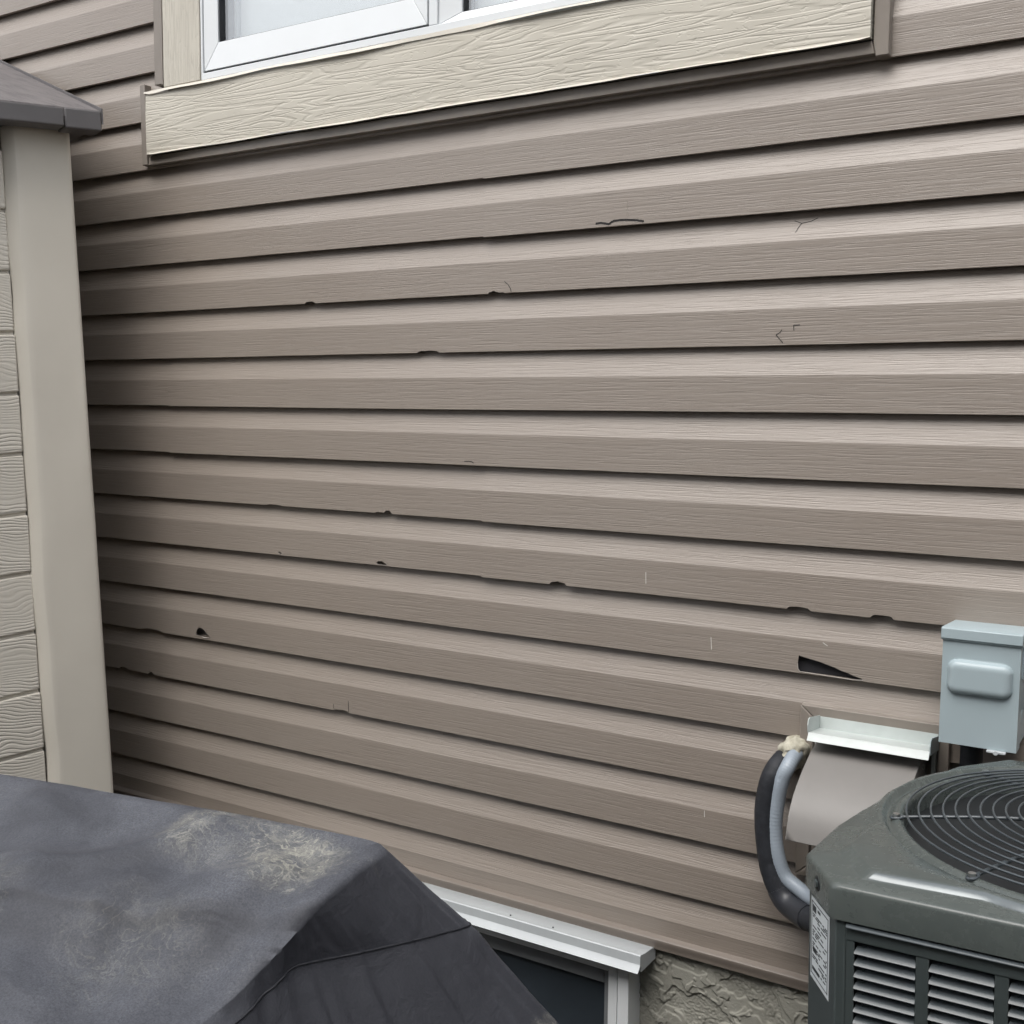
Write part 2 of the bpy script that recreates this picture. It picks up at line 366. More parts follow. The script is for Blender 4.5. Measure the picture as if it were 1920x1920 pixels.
# closed holes: butt -> list of (top polyline, bottom polyline)
HOLE = {3: [([(-1.8125, 1.2125), (-1.809, 1.2160), (-1.803, 1.2130), (-1.7985, 1.2092)], [(-1.8125, 1.2125), (-1.806, 1.2100), (-1.7985, 1.2092)]),
            ([(-1.5235, 1.2105), (-1.518, 1.2160), (-1.508, 1.2168), (-1.4995, 1.2135), (-1.4925, 1.2096)], [(-1.5235, 1.2105), (-1.516, 1.2088), (-1.503, 1.2088), (-1.4925, 1.2096)])],
        4: [([(-.5850, 1.1100), (-.5836, 1.1245), (-.575, 1.1225), (-.560, 1.1200), (-.545, 1.1172), (-.534, 1.1142), (-.520, 1.1108), (-.510, 1.1070), (-.497, 1.1040), (-.488, 1.1008), (-.4738, 1.0975), (-.4712, 1.0952)],
             [(-.5850, 1.1100), (-.5842, 1.1010), (-.5805, 1.0958), (-.560, 1.0951), (-.534, 1.0945), (-.4880, 1.0937), (-.4712, 1.0952)])],
        5: [([(-2.0890, .9900), (-2.0865, .9990), (-2.0790, 1.0060), (-2.0700, 1.0058), (-2.0610, 1.0020), (-2.0500, .9930), (-2.0405, .9858)],
             [(-2.0890, .9900), (-2.0878, .9866), (-2.0700, .9856), (-2.0550, .9842), (-2.0405, .9858)])]}
def interp(pl, x):
    if x <= pl[0][0]: return pl[0][1]
    for (xa, za), (xb, zb) in zip(pl, pl[1:]):
        if x <= xb: return za + (zb-za)*(x-xa)/max(1e-9, xb-xa)
    return pl[-1][1]
def course(mb, k, x0, x1, dy=0.0, dz=0.0, ztop=None):
    """one lap of vinyl: tucked hem, slanted upper band, flat lower band, return lip."""
    b = butt(k)
    xs = set(); n = max(1, int(math.ceil((x1-x0)/0.06)))
    for i in range(n+1): xs.add(round(x0+(x1-x0)*i/n, 5))
    for a, c, h in NOTCH.get(k, []):
        for q in range(11): xs.add(round(a+(c-a)*q/10, 5))
    for tp, bt in HOLE.get(k, []):
        for q in range(len(tp)-1):
            for j in range(3): xs.add(round(tp[q][0]+(tp[q+1][0]-tp[q][0])*j/3, 5))
        for p in tp+bt: xs.add(round(p[0], 5))
    xs = sorted(x for x in xs if x0-1e-6 <= x <= x1+1e-6)
    def wave(x, s): return fbm(x*1.3, k*3.7+s, 0.5, 2)
    def zb(x):
        z = b + dz + 0.0007*wave(x, 1)
        for a, c, h in NOTCH.get(k, []):
            if a < x < c:
                t = (x-a)/(c-a); e = min(1, math.sin(math.pi*t)**0.45)
                z = max(z, b + 1.05*h*e*(0.85+0.5*noise.noise(Vector((x*140, k, 0)))))
        return z
    def hole(x):
        for tp, bt in HOLE.get(k, []):
            if tp[0][0]-1e-6 <= x <= tp[-1][0]+1e-6: return interp(bt, x), interp(tp, x)
        return None
    def nt(xa, xb):
        m = (xa+xb)/2
        return any(a <= m <= c for a, c, h in NOTCH.get(k, []))
    zc = b + CREASE
    def Y(x, y): return y + dy + 0.0011*wave(x, 9)
    if ztop is None:
        top = [(PROJ+.001, b+P+.007), (PROJ, b+P+.003), (PROJ*.55, b+P-.0245), (.0010, zc+.0035), (.0002, zc+.0012), (0.0, zc-.0016)]
        mb.grid([[(x, Y(x, y), z + (0.0005*wave(x, 4) if q > 2 else 0)) for x in xs] for q, (y, z) in enumerate(top)])
        z1 = lambda x: zc-.0016+0.0005*wave(x, 4)
    else:
        z1 = lambda x: ztop
    E_ = 0.0012
    for xa, xb in zip(xs, xs[1:]):
        ha, hb = hole(xa), hole(xb)
        ya, yb = Y(xa, 0), Y(xb, 0); ba, bb = zb(xa), zb(xb)
        if ha and hb:
            mb.face([(xa, ya, ha[1]), (xb, yb, hb[1]), (xb, yb, z1(xb)), (xa, ya, z1(xa))])
            mb.face([(xa, ya, ba), (xb, yb, bb), (xb, yb, hb[0]), (xa, ya, ha[0])])
            for j in (0, 1): mb.face([(xa, ya, ha[j]), (xb, yb, hb[j]), (xb, yb+E_, hb[j]), (xa, ya+E_, ha[j])])
        else:
            mb.face([(xa, ya, ba), (xb, yb, bb), (xb, yb, z1(xb)), (xa, ya, z1(xa))])
        if nt(xa, xb):
            mb.face([(xa, ya, ba), (xb, yb, bb), (xb, yb+E_, bb), (xa, ya+E_, ba)])
        else:
            mb.face([(xa, ya, ba), (xb, yb, bb), (xb, yb+.003, bb-.0008), (xa, ya+.003, ba-.0008)])
            mb.face([(xa, ya+.003, ba-.0008), (xb, yb+.003, bb-.0008), (xb, yb+.0135, bb+.0015), (xa, ya+.0135, ba+.0015)])
XL, XR = -4.6, 2.2
def panel(ks, x0, x1, dy=0.0, dz=0.0, ztop=None):
    mb = MB()
    for k in ks: course(mb, k, x0, x1, dy, dz, ztop)
    o = mb.build('siding_panel', M['siding'], house, smooth=14, fix=False)
    return o
SEAM = {-4: -1.2485, -2: None, 0: -2.169, 2: -1.2475, 4: None, 6: None}
for k0 in range(-16, 8, 2):
    if k0 <= -6:
        # beside the upper window; the lap just under it keeps a cut strip
        panel((k0, k0+1), XL, -2.150); panel((k0, k0+1), -0.478, XR)
        continue
    sm = SEAM.get(k0)
    if sm is None: panel((k0, k0+1), XL, XR)
    else:
        panel((k0, k0+1), XL, sm+0.012); panel((k0, k0+1), sm, XR, -0.0024, -0.0020)
panel((8,), XL, XR)
panel((-5,), -2.150, -0.478, 0.0, 0.0, butt(-5)+0.0160)
mb = MB(); mb.box(XL, XR, 0.032, 0.05, 0.53, 2.10); mb.box(XL, -2.1, 0.045, 0.06, 2.10, 3.5); mb.box(-0.55, XR, 0.045, 0.06, 2.10, 3.5); mb.box(-2.1, -0.55, 0.045, 0.06, 3.3, 3.5)
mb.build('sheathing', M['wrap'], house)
MB().box(-2.115, -2.02, .0235, .031, .962, 1.03).build('hole_fill', M['holegrey'], house)  # pale sheet added so the hole reads as lit inside
# bottom lap end and starter strip with rounded nose
zs = butt(8)
mb = MB(); prof = [(.018, zs+.026), (PROJ, zs+.003), (PROJ*.6, zs-.022), (.001, zs-.0525), (.0, zs-.0555), (.0005, zs-.0600), (-.0005, zs-.0880), (-.0030, zs-.0895), (-.0095, zs-.0910), (-.0125, zs-.0935), (-.0130, zs-.0975), (-.0105, zs-.1030), (-.0100, zs-.1130), (-.004, zs-.1145), (.02, zs-.1135)]
xs = [XL+(XR-XL)*i/110 for i in range(111)]
mb.grid([[(x, y+.0009*fbm(x*1.5, 5, q*.1, 2), z+.0006*fbm(x*1.2, 2, 0, 2)) for x in xs] for q, (y, z) in enumerate(prof[:7])])
mb.build('siding_panel', M['siding'], house, smooth=20, fix=False)
mb = MB(); mb.grid([[(x, y+.0012*fbm(x*1.2, 7, 0, 2), z+.0008*fbm(x*.9, 3, 0, 2)) for x in xs] for (y, z) in prof[6:]])
mb.build('starter_strip', M['trimdk'], house, smooth=40, fix=False)

def torn(pts, rad=.0006):
    MB().tube([(x, y-.0003, z) for x, y, z in pts], rad, 5).build('torn_edge', M['torn'], house, smooth=60)
def face_y(k, x):
    lap = -.0024 if (k in (-4, -3, 2, 3) and x > -1.248) or (k in (0, 1) and x > -2.169) else 0
    return lap + .0011*fbm(x*1.3, k*3.7+9, .5, 2)
for k, hs_ in HOLE.items():
    for tp, bt in hs_:
        torn([(x, face_y(k, x), z) for x, z in bt], .0006 if k == 4 else .0004)
# curled flaps of vinyl left hanging at the two big holes
for (xa, xb, z, k, dz, dy) in ((-2.0700, -2.0430, .9846, 5, -.0016, -.0020),):
    rws = []
    for q in range(5):
        t = q/4; rws.append([(xa+(xb-xa)*i/12, face_y(k, xa+(xb-xa)*i/12)-.0004+dy*t*t*math.sin(math.pi*i/12), z+dz*t*math.sin(math.pi*(i+.5)/13)+.0004*fbm(i*1.1, q, k, 1)) for i in range(13)])
    MB().grid(rws).build('torn_flap', M['torn'], house, smooth=50, fix=False)
MB().box(-.5875, -.4690, .0110, .0122, 1.0935, 1.1300).build('gash_shade', M['wrap'], house)  # black sheet behind the gash, standing in for the shadow inside

# cracks and scratches on the vinyl
def ribbon(name, pts, wd, mat, y=-0.0006, bevely=None):
    mb = MB()
    for (xa, za), (xb, zb_) in zip(pts, pts[1:]):
        d = Vector((xb-xa, zb_-za)).normalized(); nx, nz = -d.y*wd/2, d.x*wd/2
        def yy(x, z):
            k = math.ceil((Z0-z)/P - 1e-6); rel = z-butt(k)
            base = PROJ*(rel-CREASE)/(P-CREASE) if rel > CREASE else 0
            lap = -.0024 if (k in (-4, -3, 2, 3) and x > -1.248) or (k in (0, 1) and x > -2.169) else 0
            return base + lap + 0.0011*fbm(x*1.3, k*3.7+9, 0.5, 2) + y
        mb.prism([(xa-nx, yy(xa, za), za-nz), (xb-nx, yy(xb, zb_), zb_-nz), (xb+nx, yy(xb, zb_), zb_+nz), (xa+nx, yy(xa, za), za+nz)], (0, 0.0005, 0))
    return mb.build(name, mat, house)
ck = M['crackdk']
ribbon('crack', [(-.9958, 1.8975), (-.985, 1.8983), (-.9767, 1.8968), (-.9677, 1.8945), (-.960, 1.8995), (-.9450, 1.9005), (-.9326, 1.8998), (-.9108, 1.8975), (-.8967, 1.8945)], .0034, ck)
ribbon('crack', [(-1.1985, 1.8010), (-1.1900, 1.7945), (-1.1840, 1.7860), (-1.1826, 1.7795)], .0011, ck)
ribbon('crack', [(-.6192, 1.8755), (-.6061, 1.8703), (-.5900, 1.8728), (-.5789, 1.8775)], .0009, ck)
ribbon('crack', [(-.6061, 1.8703), (-.6110, 1.8630), (-.6148, 1.8549)], .0008, ck)
ribbon('crack', [(-.6319, 1.6905), (-.6345, 1.6860), (-.6420, 1.6820), (-.6293, 1.6677)], .0012, ck)
ribbon('crack', [(-.6003, 1.6978), (-.6112, 1.6975), (-.6107, 1.6885)], .0012, ck)
ribbon('crack', [(-1.2909, 1.4412), (-1.2800, 1.4420), (-1.2737, 1.4414), (-1.2672, 1.4385)], .0012, ck)
ribbon('crack', [(-1.6030, .8660), (-1.6038, .8800), (-1.6040, .8920)], .0010, ck)
ribbon('crack', [(-1.6470, .8690), (-1.6480, .8790)], .0007, ck)
ribbon('crack', [(-.9305, 1.9330), (-.9296, 1.9040)], .0005, M['trim'])
sc = M['scratch']
ribbon('scratch', [(-.8785, 1.2465), (-.8779, 1.2250)], .0009, sc)
ribbon('scratch', [(-.7469, 1.1373), (-.7452, 1.1150)], .0009, sc)
ribbon('scratch', [(-.7507, .8101), (-.7503, .7979)], .0010, sc)
ribbon('scratch', [(-.5420, 1.1520), (-.5340, 1.1470)], .0009, sc)

# stucco parging under the siding
mb = MB(); XA, XB = -0.895, -0.48; nx, nz = 400, 260
def stuc(x, z):
    wx = x+.016*fbm(x*13, z*17, 3, 2); wz = z+.016*fbm(x*12, z*15, 8, 2)
    a = fbm(wx*13, 2.0, wz*16, 3); b = fbm(wx*26+7, 5.0, wz*30, 3)
    st = lambda v, e, k=110: 1/(1+math.exp(-max(-40, min(40, (v-e)*k))))
    h = .0032*st(a, .02)+.0024*st(a, .36, 80)+.0018*st(b, .22)
    return h + .0011*fbm(x*190, 4, z*210, 3)*(1-st(a, .02, 30)*.75)
rows = []
for j in range(nz+1):
    z = 0.24+(0.545-0.24)*j/nz
    rows.append([(XA+(XB-XA)*i/nx, 0.008-stuc(XA+(XB-XA)*i/nx, z), z) for i in range(nx+1)])
mb.grid(rows); mb.build('foundation_parging', M['stucco'], house, smooth=60, fix=False)
mb = MB(); mb.box(XL, -1.80, 0.0125, 0.10, -0.2, 0.56); mb.box(-0.905, XR, 0.0125, 0.10, -0.2, 0.56); mb.box(-1.80, -0.905, 0.0125, 0.10, -0.2, 0.02)
mb.build('foundation', M['stucco'], house)

# ------------------------------------------------------------------ upper window
uw = MB()
WX0, WX1, WZ0, WZ1 = -2.015, -0.615, 2.297, 3.25
def ring(mb, x0, x1, z0, z1, wl, wr, wb, wt, ya, yb):
    mb.box(x0, x0+wl, ya, yb, z0, z1); mb.box(x1-wr, x1, ya, yb, z0, z1)
    mb.box(x0+wl, x1-wr, ya, yb, z0, z0+wb); mb.box(x0+wl, x1-wr, ya, yb, z1-wt, z1)
ring(uw, WX0, WX1, WZ0, WZ1, .006, .006, .0145, .0145, -.022, .06)
win = uw.build('upper_window', M['white'], house, bevel=.0012)
win['label'] = 'white upper window with two sashes in a cream embossed surround'
mb = MB(); mb.box(-1.3695, -1.3475, -.0215, .06, WZ0+.0147, WZ1-.0147); mb.build('mullion', M['white'], win, bevel=.0015)
# black strip below the sash, painting in its shadow line
mb = MB(); mb.box(WX0+.0065, -1.3700, -.0175, .02, WZ0+.0150, 2.3155); mb.build('sash_gap_strip', M['gasket'], win)
def sash(x0, x1, z0, z1, wl, wr, wb, wt, ya, yb, slope=.006):
    xi0, xi1, zi0, zi1 = x0+wl, x1-wr, z0+wb, z1-wt; g = .0004
    def rail(outer, inner):
        mb = MB(); (ax, az), (bx, bz) = outer; (cx, cz), (dx, dz) = inner
        # front face leans back towards the glass
        pts_f = [(ax, ya, az), (bx, ya, bz), (dx, ya+slope, dz), (cx, ya+slope, cz)]
        pts_b = [(ax, yb, az), (bx, yb, bz), (dx, yb, dz), (cx, yb, cz)]
        mb.face(pts_f); mb.face(pts_b)
        for q in range(4): mb.face([pts_f[q], pts_f[(q+1) % 4], pts_b[(q+1) % 4], pts_b[q]])
        mb.build('sash_rail', M['white'], win, bevel=.0010)
    rail(((x0+g, z0), (x1-g, z0)), ((xi0+g, zi0), (xi1-g, zi0)))
    rail(((x0+g, z1), (x1-g, z1)), ((xi0+g, zi1), (xi1-g, zi1)))
    rail(((x0, z0+g), (x0, z1-g)), ((xi0, zi0+g), (xi0, zi1-g)))
    rail(((x1, z0+g), (x1, z1-g)), ((xi1, zi0+g), (xi1, zi1-g)))
    mb = MB(); ring(mb, xi0-.001, xi1+.001, zi0-.001, zi1+.001, .004, .004, .003, .003, ya+slope+.004, yb+.004); mb.build('glazing_gasket', M['gasket'], win)
    mb = MB(); mb.box(xi0, xi1, ya+slope+.012, ya+slope+.016, zi0, zi1); mb.build('pane', M['glass'], win)
sash(-2.0068, -1.3745, 2.3165, 3.225, .040, .042, .060, .055, -.0195, .030)
sash(-1.3470, -0.6225, 2.3118, 3.233, .050, .050, .0185, .05, -.0180, .030, .009)
mb = MB(); mb.box(-1.2495, -1.2215, -.0098, -.0094, 2.3195, 2.3203); mb.box(-1.2505, -1.2495, -.0106, -.0094, 2.3170, 2.3203); mb.box(-1.2215, -1.2205, -.0106, -.0094, 2.3170, 2.3203)
mb.build('weep_slot', M['greyrail'], win)
mb = MB(); mb.box(-1.99, -0.64, .0475, .050, 2.31, 3.24)
mb.build('blind', M['blind'], win)
mb = MB(); mb.box(-1.985, -1.955, .036, .046, 2.32, 3.24); mb.build('curtain_edge', M['white'], win, bevel=.004)
# cladding boards
def wavy(x, a, s): return a*fbm(x*3.1, s, 1.7, 3)
mb = MB(); xs2 = [-2.203+(-.4935+2.203)*i/70 for i in range(71)]
zlo, zhi = 2.1500, 2.2880
mb.grid([[(x+(.004 if i == 0 else 0)*0, -.0225-.0016*math.sin(j/6*math.pi)+wavy(x, .0012, j*.2), zlo+(zhi-zlo)*j/6) for i, x in enumerate(xs2)] for j in range(7)])
mb.grid([[(x, y, zlo+.0002) for x in xs2] for y in (-.0207, .0)]); mb.face([(xs2[0], -.0215, zlo), (xs2[0], .0, zlo), (xs2[0], 0, zhi), (xs2[0], -.0215, zhi)]); mb.face([(xs2[-1], -.0215, zlo), (xs2[-1], .0, zlo), (xs2[-1], 0, zhi), (xs2[-1], -.0215, zhi)])
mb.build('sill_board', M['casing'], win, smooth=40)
def lip(name, x0, x1, z, ht, ya, out, seed, taper):
    mb = MB(); n = 90; rows = [[], [], [], []]
    for i in range(n+1):
        x = x0+(x1-x0)*i/n; e = min(1, (x-x0)/.03+.25, (x1-x)/.02+.3)
        h = (ht*(0.75+0.5*fbm(x*4.2, seed, 0, 3)))*e; o_ = out*(0.8+0.7*fbm(x*3.3, seed+4, 0, 2))
        zz = z+.0016*fbm(x*4.2, seed+9, 0, 3)
        rows[0].append((x, ya+.003, zz+taper)); rows[1].append((x, ya-.001, zz+taper-.0006)); rows[2].append((x, ya-o_, zz-h)); rows[3].append((x, ya-o_+.0012, zz-h+.0004))
    mb.grid(rows); mb.grid([rows[3], rows[0]])
    return mb.build(name, M['casingedge'], win, smooth=50)
lip('cladding_edge', -2.207, -0.492, 2.2935, .0072, -.0225, .0070, 3, .0030)
lip('cladding_edge', -2.200, -0.4935, 2.1510, .0046, -.0230, .0050, 8, .0010)
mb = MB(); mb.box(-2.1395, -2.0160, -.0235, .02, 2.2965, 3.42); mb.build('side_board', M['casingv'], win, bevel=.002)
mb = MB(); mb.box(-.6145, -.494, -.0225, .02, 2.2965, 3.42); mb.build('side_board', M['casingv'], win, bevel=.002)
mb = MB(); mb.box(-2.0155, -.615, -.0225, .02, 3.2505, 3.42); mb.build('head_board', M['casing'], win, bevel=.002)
# receiving channels round the surround
def channel(poly, ya, yb, name='trim_channel'):
    return MB().xz(poly, ya, yb).build(name, M['trim'], win, bevel=.0015)
channel([(-2.178, 2.309), (-2.153, 2.309), (-2.153, 3.42), (-2.178, 3.42)], -.0165, .02)
channel([(-2.1525, 2.306), (-2.1450, 2.306), (-2.1450, 3.42), (-2.1525, 3.42)], -.0195, .02)
channel([(-2.2290, 2.128), (-2.2100, 2.128), (-2.2140, 2.200), (-2.2160, 2.318), (-2.2330, 2.318)], -.0150, .02)
channel([(-2.2095, 2.1265), (-.4870, 2.1265), (-.4935, 2.1475), (-2.2055, 2.1475)], -.0135, .01)
channel([(-.4862, 2.1215), (-.4650, 2.1215), (-.4650, 3.42), (-.4905, 3.42), (-.4905, 2.1440)], -.0160, .02)
mb = MB(); mb.box(-2.20, -.492, -.0100, .01, 2.1477, 2.1496); mb.build('shadow_gap', M['gasket'], win)

# ------------------------------------------------------------------ basement window
bw = MB(); FX0, FX1 = -1.78, -0.8775
bw.box(-0.9005, FX1, -.046, .012, .05, .4985); bw.box(FX0, FX0+.023, -.046, .012, .05, .4985); bw.box(FX0+.0235, -0.901, -.046, .012, .05, .075); bw.box(FX0+.0235, -0.901, -.046, .012, .4840, .4985)
bwin = bw.build('basement_window', M['white'], house, bevel=.0015)
bwin['label'] = 'white basement window with dark glass half hidden by the grill cover'
mb = MB(); mb.box(-.9060, -.9012, -.030, .01, .076, .482); mb.build('sash_gap_strip', M['gasket'], bwin)
mb = MB(); mb.box(-.9255, -.9065, -.036, .01, .076, .4765); mb.build('sash_rail', M['white'], bwin, bevel=.0012)
mb = MB(); mb.box(FX0+.03, -.9260, -.037, .01, .4655, .4762); mb.build('sash_rail', M['white'], bwin, bevel=.0012)
mb = MB(); mb.box(FX0+.03, -.9260, -.041, .01, .4770, .4832); mb.build('head_stop', M['white'], bwin, bevel=.0010)
mb = MB(); mb.box(FX0+.03, -.9390, -.026, .01, .4330, .4648); mb.build('screen_rail', M['greyrail'], bwin, bevel=.0012)
mb = MB(); mb.box(-.9385, -.9262, -.026, .01, .076, .4648); mb.build('screen_rail', M['greyrail'], bwin, bevel=.0012)
mb = MB(); mb.box(FX0+.03, -.9392, -.0125, -.0110, .076, .4325); mb.build('insect_screen', M['screen'], bwin)
mb = MB(); mb.box(FX0+.03, -.9392, .002, .006, .076, .4325); mb.build('pane', M['glassdk'], bwin)
mb = MB(); mb.box(FX0+.02, -.91, .06, .064, .05, .50); mb.build('dark_room', M['dark'], bwin)
# drip cap: sloped top, upright face, flared lip, closed ends
cap = [(-.002, .5190), (-.012, .5260), (-.052, .5305), (-.0700, .5345), (-.0720, .5330), (-.0720, .5160), (-.0745, .5120), (-.0825, .5035), (-.0815, .5022), (-.070, .5100), (-.066, .5120), (-.0655, .5000), (-.002, .5000)]
MB().yz(cap, -1.82, -.8420).build('drip_cap', M['whitemetal'], bwin, smooth=30)
for x in (-1.1365, -1.0380): MB().tube([(x, -.0565, .5305), (x, -.0570, .5335)], .0016, 8).build('nail_head', M['ink'], bwin)

# ------------------------------------------------------------------ garden shed
E0 = Vector((-2.1545, -0.20, 0.641)); dd = Vector((.2537, .9644, .0747)); su = Vector((-.0626, 0, .998)); sn = Vector((.9642, -.2583, .0605))
def SH(s, h, t=0.0): return E0 - dd*s + su*h + sn*t
shed = thing('garden_shed', (-2.7, -0.7, 0), 'beige resin garden shed with wood-look planks and brown roof', 'shed')
HB = -0.63
def shed_box(name, mat, s0, s1, h0, h1, t0, t1, bevel, seg=2):
    mb = MB(); i = 0
    mb.v = [tuple(SH(s, h, t)) for t in (t0, t1) for (s, h) in ((s0, h0), (s1, h0), (s1, h1), (s0, h1))]
    mb.f = [(3, 2, 1, 0), (4, 5, 6, 7), (0, 1, 5, 4), (1, 2, 6, 5), (2, 3, 7, 6), (3, 0, 4, 7)]
    return mb.build(name, mat, shed, bevel=bevel, seg=seg)
# corner post: rounded outer edge, shallow dents
mb = MB(); rows = []; nh = 70
for j in range(nh+1):
    h = HB + (1.535-HB)*j/nh; row = []
    prof = [(-.010, -.12), (-.003, -.05), (.0, -.016), (.0012, -.005), (.0050, -.0005), (.012, .0), (.030, .0002), (.06, .0003), (.09, .0003), (.115, .0002), (.1265, .0), (.1290, -.0008), (.1475, -.0125), (.1500, -.02)]
    for s, t in prof:
        bulge = .0028*fbm(s*9, h*3.6, 3, 2) if .005 < s < .125 else .0008*fbm(1, h*4, 2, 2)
        row.append(SH(s + .0060*fbm(h*5, 11, 1, 2)*(1 if s > .12 else .05), h, t+bulge))
    rows.append(row)
mb.grid(rows); mb.build('corner_post', M['shedpost'], shed, smooth=60)
PH = 0.1349
for i in range(-11, 5):
    h1 = 0.9448 + PH*i; h0 = h1-PH
    top = h1 if h1 < 1.52 else 1.525
    if top-h0 < .02: continue
    shed_box('wall_plank', M['shedplank'], .1505, 1.25, h0+.0055, top-.0015, -.040, -.0145+.0012*math.sin(i*2.1), .004, 3)
shed_box('wall_core', M['shedpost'], .152, 1.25, HB, 1.53, -.06, -.0225, 0)
shed_box('corner_post', M['shedpost'], 1.2505, 1.40, HB, 1.535, -.12, 0, .01, 3)
shed_box('back_wall', M['shedpost'], .0, .04, HB, 1.53, -1.45, -.125, .004)
shed_box('front_wall', M['shedpost'], 1.36, 1.398, HB, 1.53, -1.45, -.125, .004)
shed_box('far_wall', M['shedpost'], .0, 1.40, HB, 1.53, -1.52, -1.455, .004)
tl = math.tan(R(24.5))
def roof_slab(mb, t_a, t_b, s0, s1, th=.022):
    def hh(t): return 1.5700 + (.064-t)*tl if t_b < t_a else 0
    q = []
    for t, base in ((t_a, None), (t_b, None)): q.append((t, 1.5705+(.064-t)*tl))
    (ta, ha), (tb, hb) = q
    mb.v += [tuple(SH(s, h, t)) for s in (s0, s1) for (h, t) in ((ha, ta), (hb, tb), (hb-th, tb), (ha-th, ta))]
mb = MB(); roof_slab(mb, .0640, -.73, -.046, 1.46); mb.f = [(0, 1, 2, 3), (7, 6, 5, 4), (0, 4, 5, 1), (1, 5, 6, 2), (2, 6, 7, 3), (3, 7, 4, 0)]
roof = mb.build('roof', M['shedroof'], shed, bevel=.002)
mb = MB(); hr = 1.5705+(.064+.73)*tl
mb.v = [tuple(SH(s, h, t)) for s in (-.046, 1.46) for (h, t) in ((hr, -.7305), (1.5705, -1.52), (1.5485, -1.52), (hr-.022, -.7305))]
mb.f = [(0, 1, 2, 3), (7, 6, 5, 4), (0, 4, 5, 1), (1, 5, 6, 2), (2, 6, 7, 3), (3, 7, 4, 0)]; mb.build('roof', M['shedroof'], shed, bevel=.002)
def fascia(s0, s1, h0, h1, t0, t1, bev=.004):
    mb = MB(); mb.v = [tuple(SH(s, h, t)) for t in (t0, t1) for (s, h) in ((s0, h0), (s1, h0), (s1, h1), (s0, h1))]
    mb.f = [(3, 2, 1, 0), (4, 5, 6, 7), (0, 1, 5, 4), (1, 2, 6, 5), (2, 3, 7, 6), (3, 0, 4, 7)]
    o = mb.build('fascia', M['shedfascia'], shed, bevel=bev, seg=3)
fascia(.0387, 1.46, 1.5275, 1.5690, .020, .0655)
fascia(-.0465, .0380, 1.5245, 1.5700, .018, .0660)
# gable edge trim along the rake nearest the house
mb = MB(); mb.v = []
for s in (-.050, -.0465):
    for t in (.066, -.7300):
        for q in (.006, -.030): mb.v.append(tuple(SH(s, 1.5705+(.064-t)*tl+q, t)))
mb.f = [(0, 1, 3, 2), (4, 6, 7, 5), (0, 2, 6, 4), (1, 5, 7, 3), (0, 4, 5, 1), (2, 3, 7, 6)]
mb.build('rake_trim', M['shedfascia'], shed)
# soffit under the eave
shed_box('soffit', M['shedfascia'], -.04, 1.44, 1.5355, 1.5405, -.12, .018, 0)

# ------------------------------------------------------------------ covered grill
DUST = [((-1.012, -.985, 1.045), (.046, .075, .09), .62, 1), ((-.862, -.988, 1.04), (.085, .066, .09), .66, 5),
        ((-.900, -.958, 1.04), (.15, .040, .07), .42, 9), ((-.93, -1.02, 1.04), (.16, .05, .06), .22, 13),
        ((-.585, -.84, .835), (.050, .060, .040), .85, 17), ((-1.15, -1.22, 1.02), (.10, .10, .1), .22, 21), ((-.93, -1.16, 1.0), (.12, .10, .1), .16, 25)]
M['cover'] = cover_mat()
ringT = [(-.774, -.912, 1.050), (-.7715, -.968, 1.045), (-.770, -1.041, 1.030), (-.778, -1.073, 1.002), (-.790, -1.158, .962), (-.800, -1.30, .945), (-.80, -1.50, .93), (-1.75, -1.64, .93), (-1.74, -1.30, 1.01), (-1.72, -1.073, 1.050), (-1.371, -1.008, 1.050), (-.98, -.945, 1.051)]
ringS = [(-.6881, -.850, .951), (-.715, -.93, .958), (-.748, -1.00, .962), (-.782, -1.073, .969), (-.772, -1.158, .949), (-.765, -1.30, .925), (-.755, -1.54, .88), (-1.80, -1.69, .88), (-1.80, -1.30, .95), (-1.80, -1.00, .965), (-1.371, -.93, .962), (-.95, -.87, .962)]
ringH = [(-.592, -.800, .8325), (-.62, -.90, .82), (-.65, -1.00, .81), (-.690, -1.080, .80), (-.705, -1.17, .79), (-.71, -1.32, .77), (-.70, -1.57, .74), (-1.85, -1.74, .74), (-1.86, -1.30, .80), (-1.86, -.96, .82), (-1.38, -.88, .83), (-.90, -.83, .83)]
ringB = [(-.50, -.735, .012), (-.53, -.88, .012), (-.56, -1.0, .012), (-.60, -1.09, .012), (-.62, -1.18, .012), (-.63, -1.34, .012), (-.62, -1.62, .012), (-1.9, -1.80, .012), (-1.92, -1.30, .012), (-1.92, -.90, .012), (-1.40, -.82, .012), (-.86, -.77, .012)]
ringM = [tuple(Vector(a).lerp(Vector(b), .42)+Vector((.02, .012, 0))) for a, b in zip(ringH, ringB)]
def dense(ring, per=22, sm=2):
    pts = []; n = len(ring)
    for i in range(n):
        a, b = Vector(ring[i]), Vector(ring[(i+1) % n])
        for q in range(per): pts.append(a.lerp(b, q/per))
    for _ in range(sm): pts = [(pts[i-1]+pts[i]*2+pts[(i+1) % len(pts)])/4 for i in range(len(pts))]
    return pts
RT, RS, RH, RM, RB = [dense(r, 22, s) for r, s in ((ringT, 34), (ringS, 14), (ringH, 9), (ringM, 9), (ringB, 9))]
N = len(RT)
cen = Vector((-1.27, -1.27, 1.005))
def fold(p, k):
    a = fbm(p.x*3.2+p.y*2.0, p.y*4.5-p.x*1.5, p.z*3, 3)
    b = 1-abs(fbm(p.x*5+2, p.y*5.5, p.z*2.5+4, 2))*1.6
    e_ = fbm(p.x*2.1+p.y*3.4+5, (p.x-p.y)*1.2, 7, 2)
    return k*(.012*a + .022*e_ + .007*max(0, b)**3 - .004)
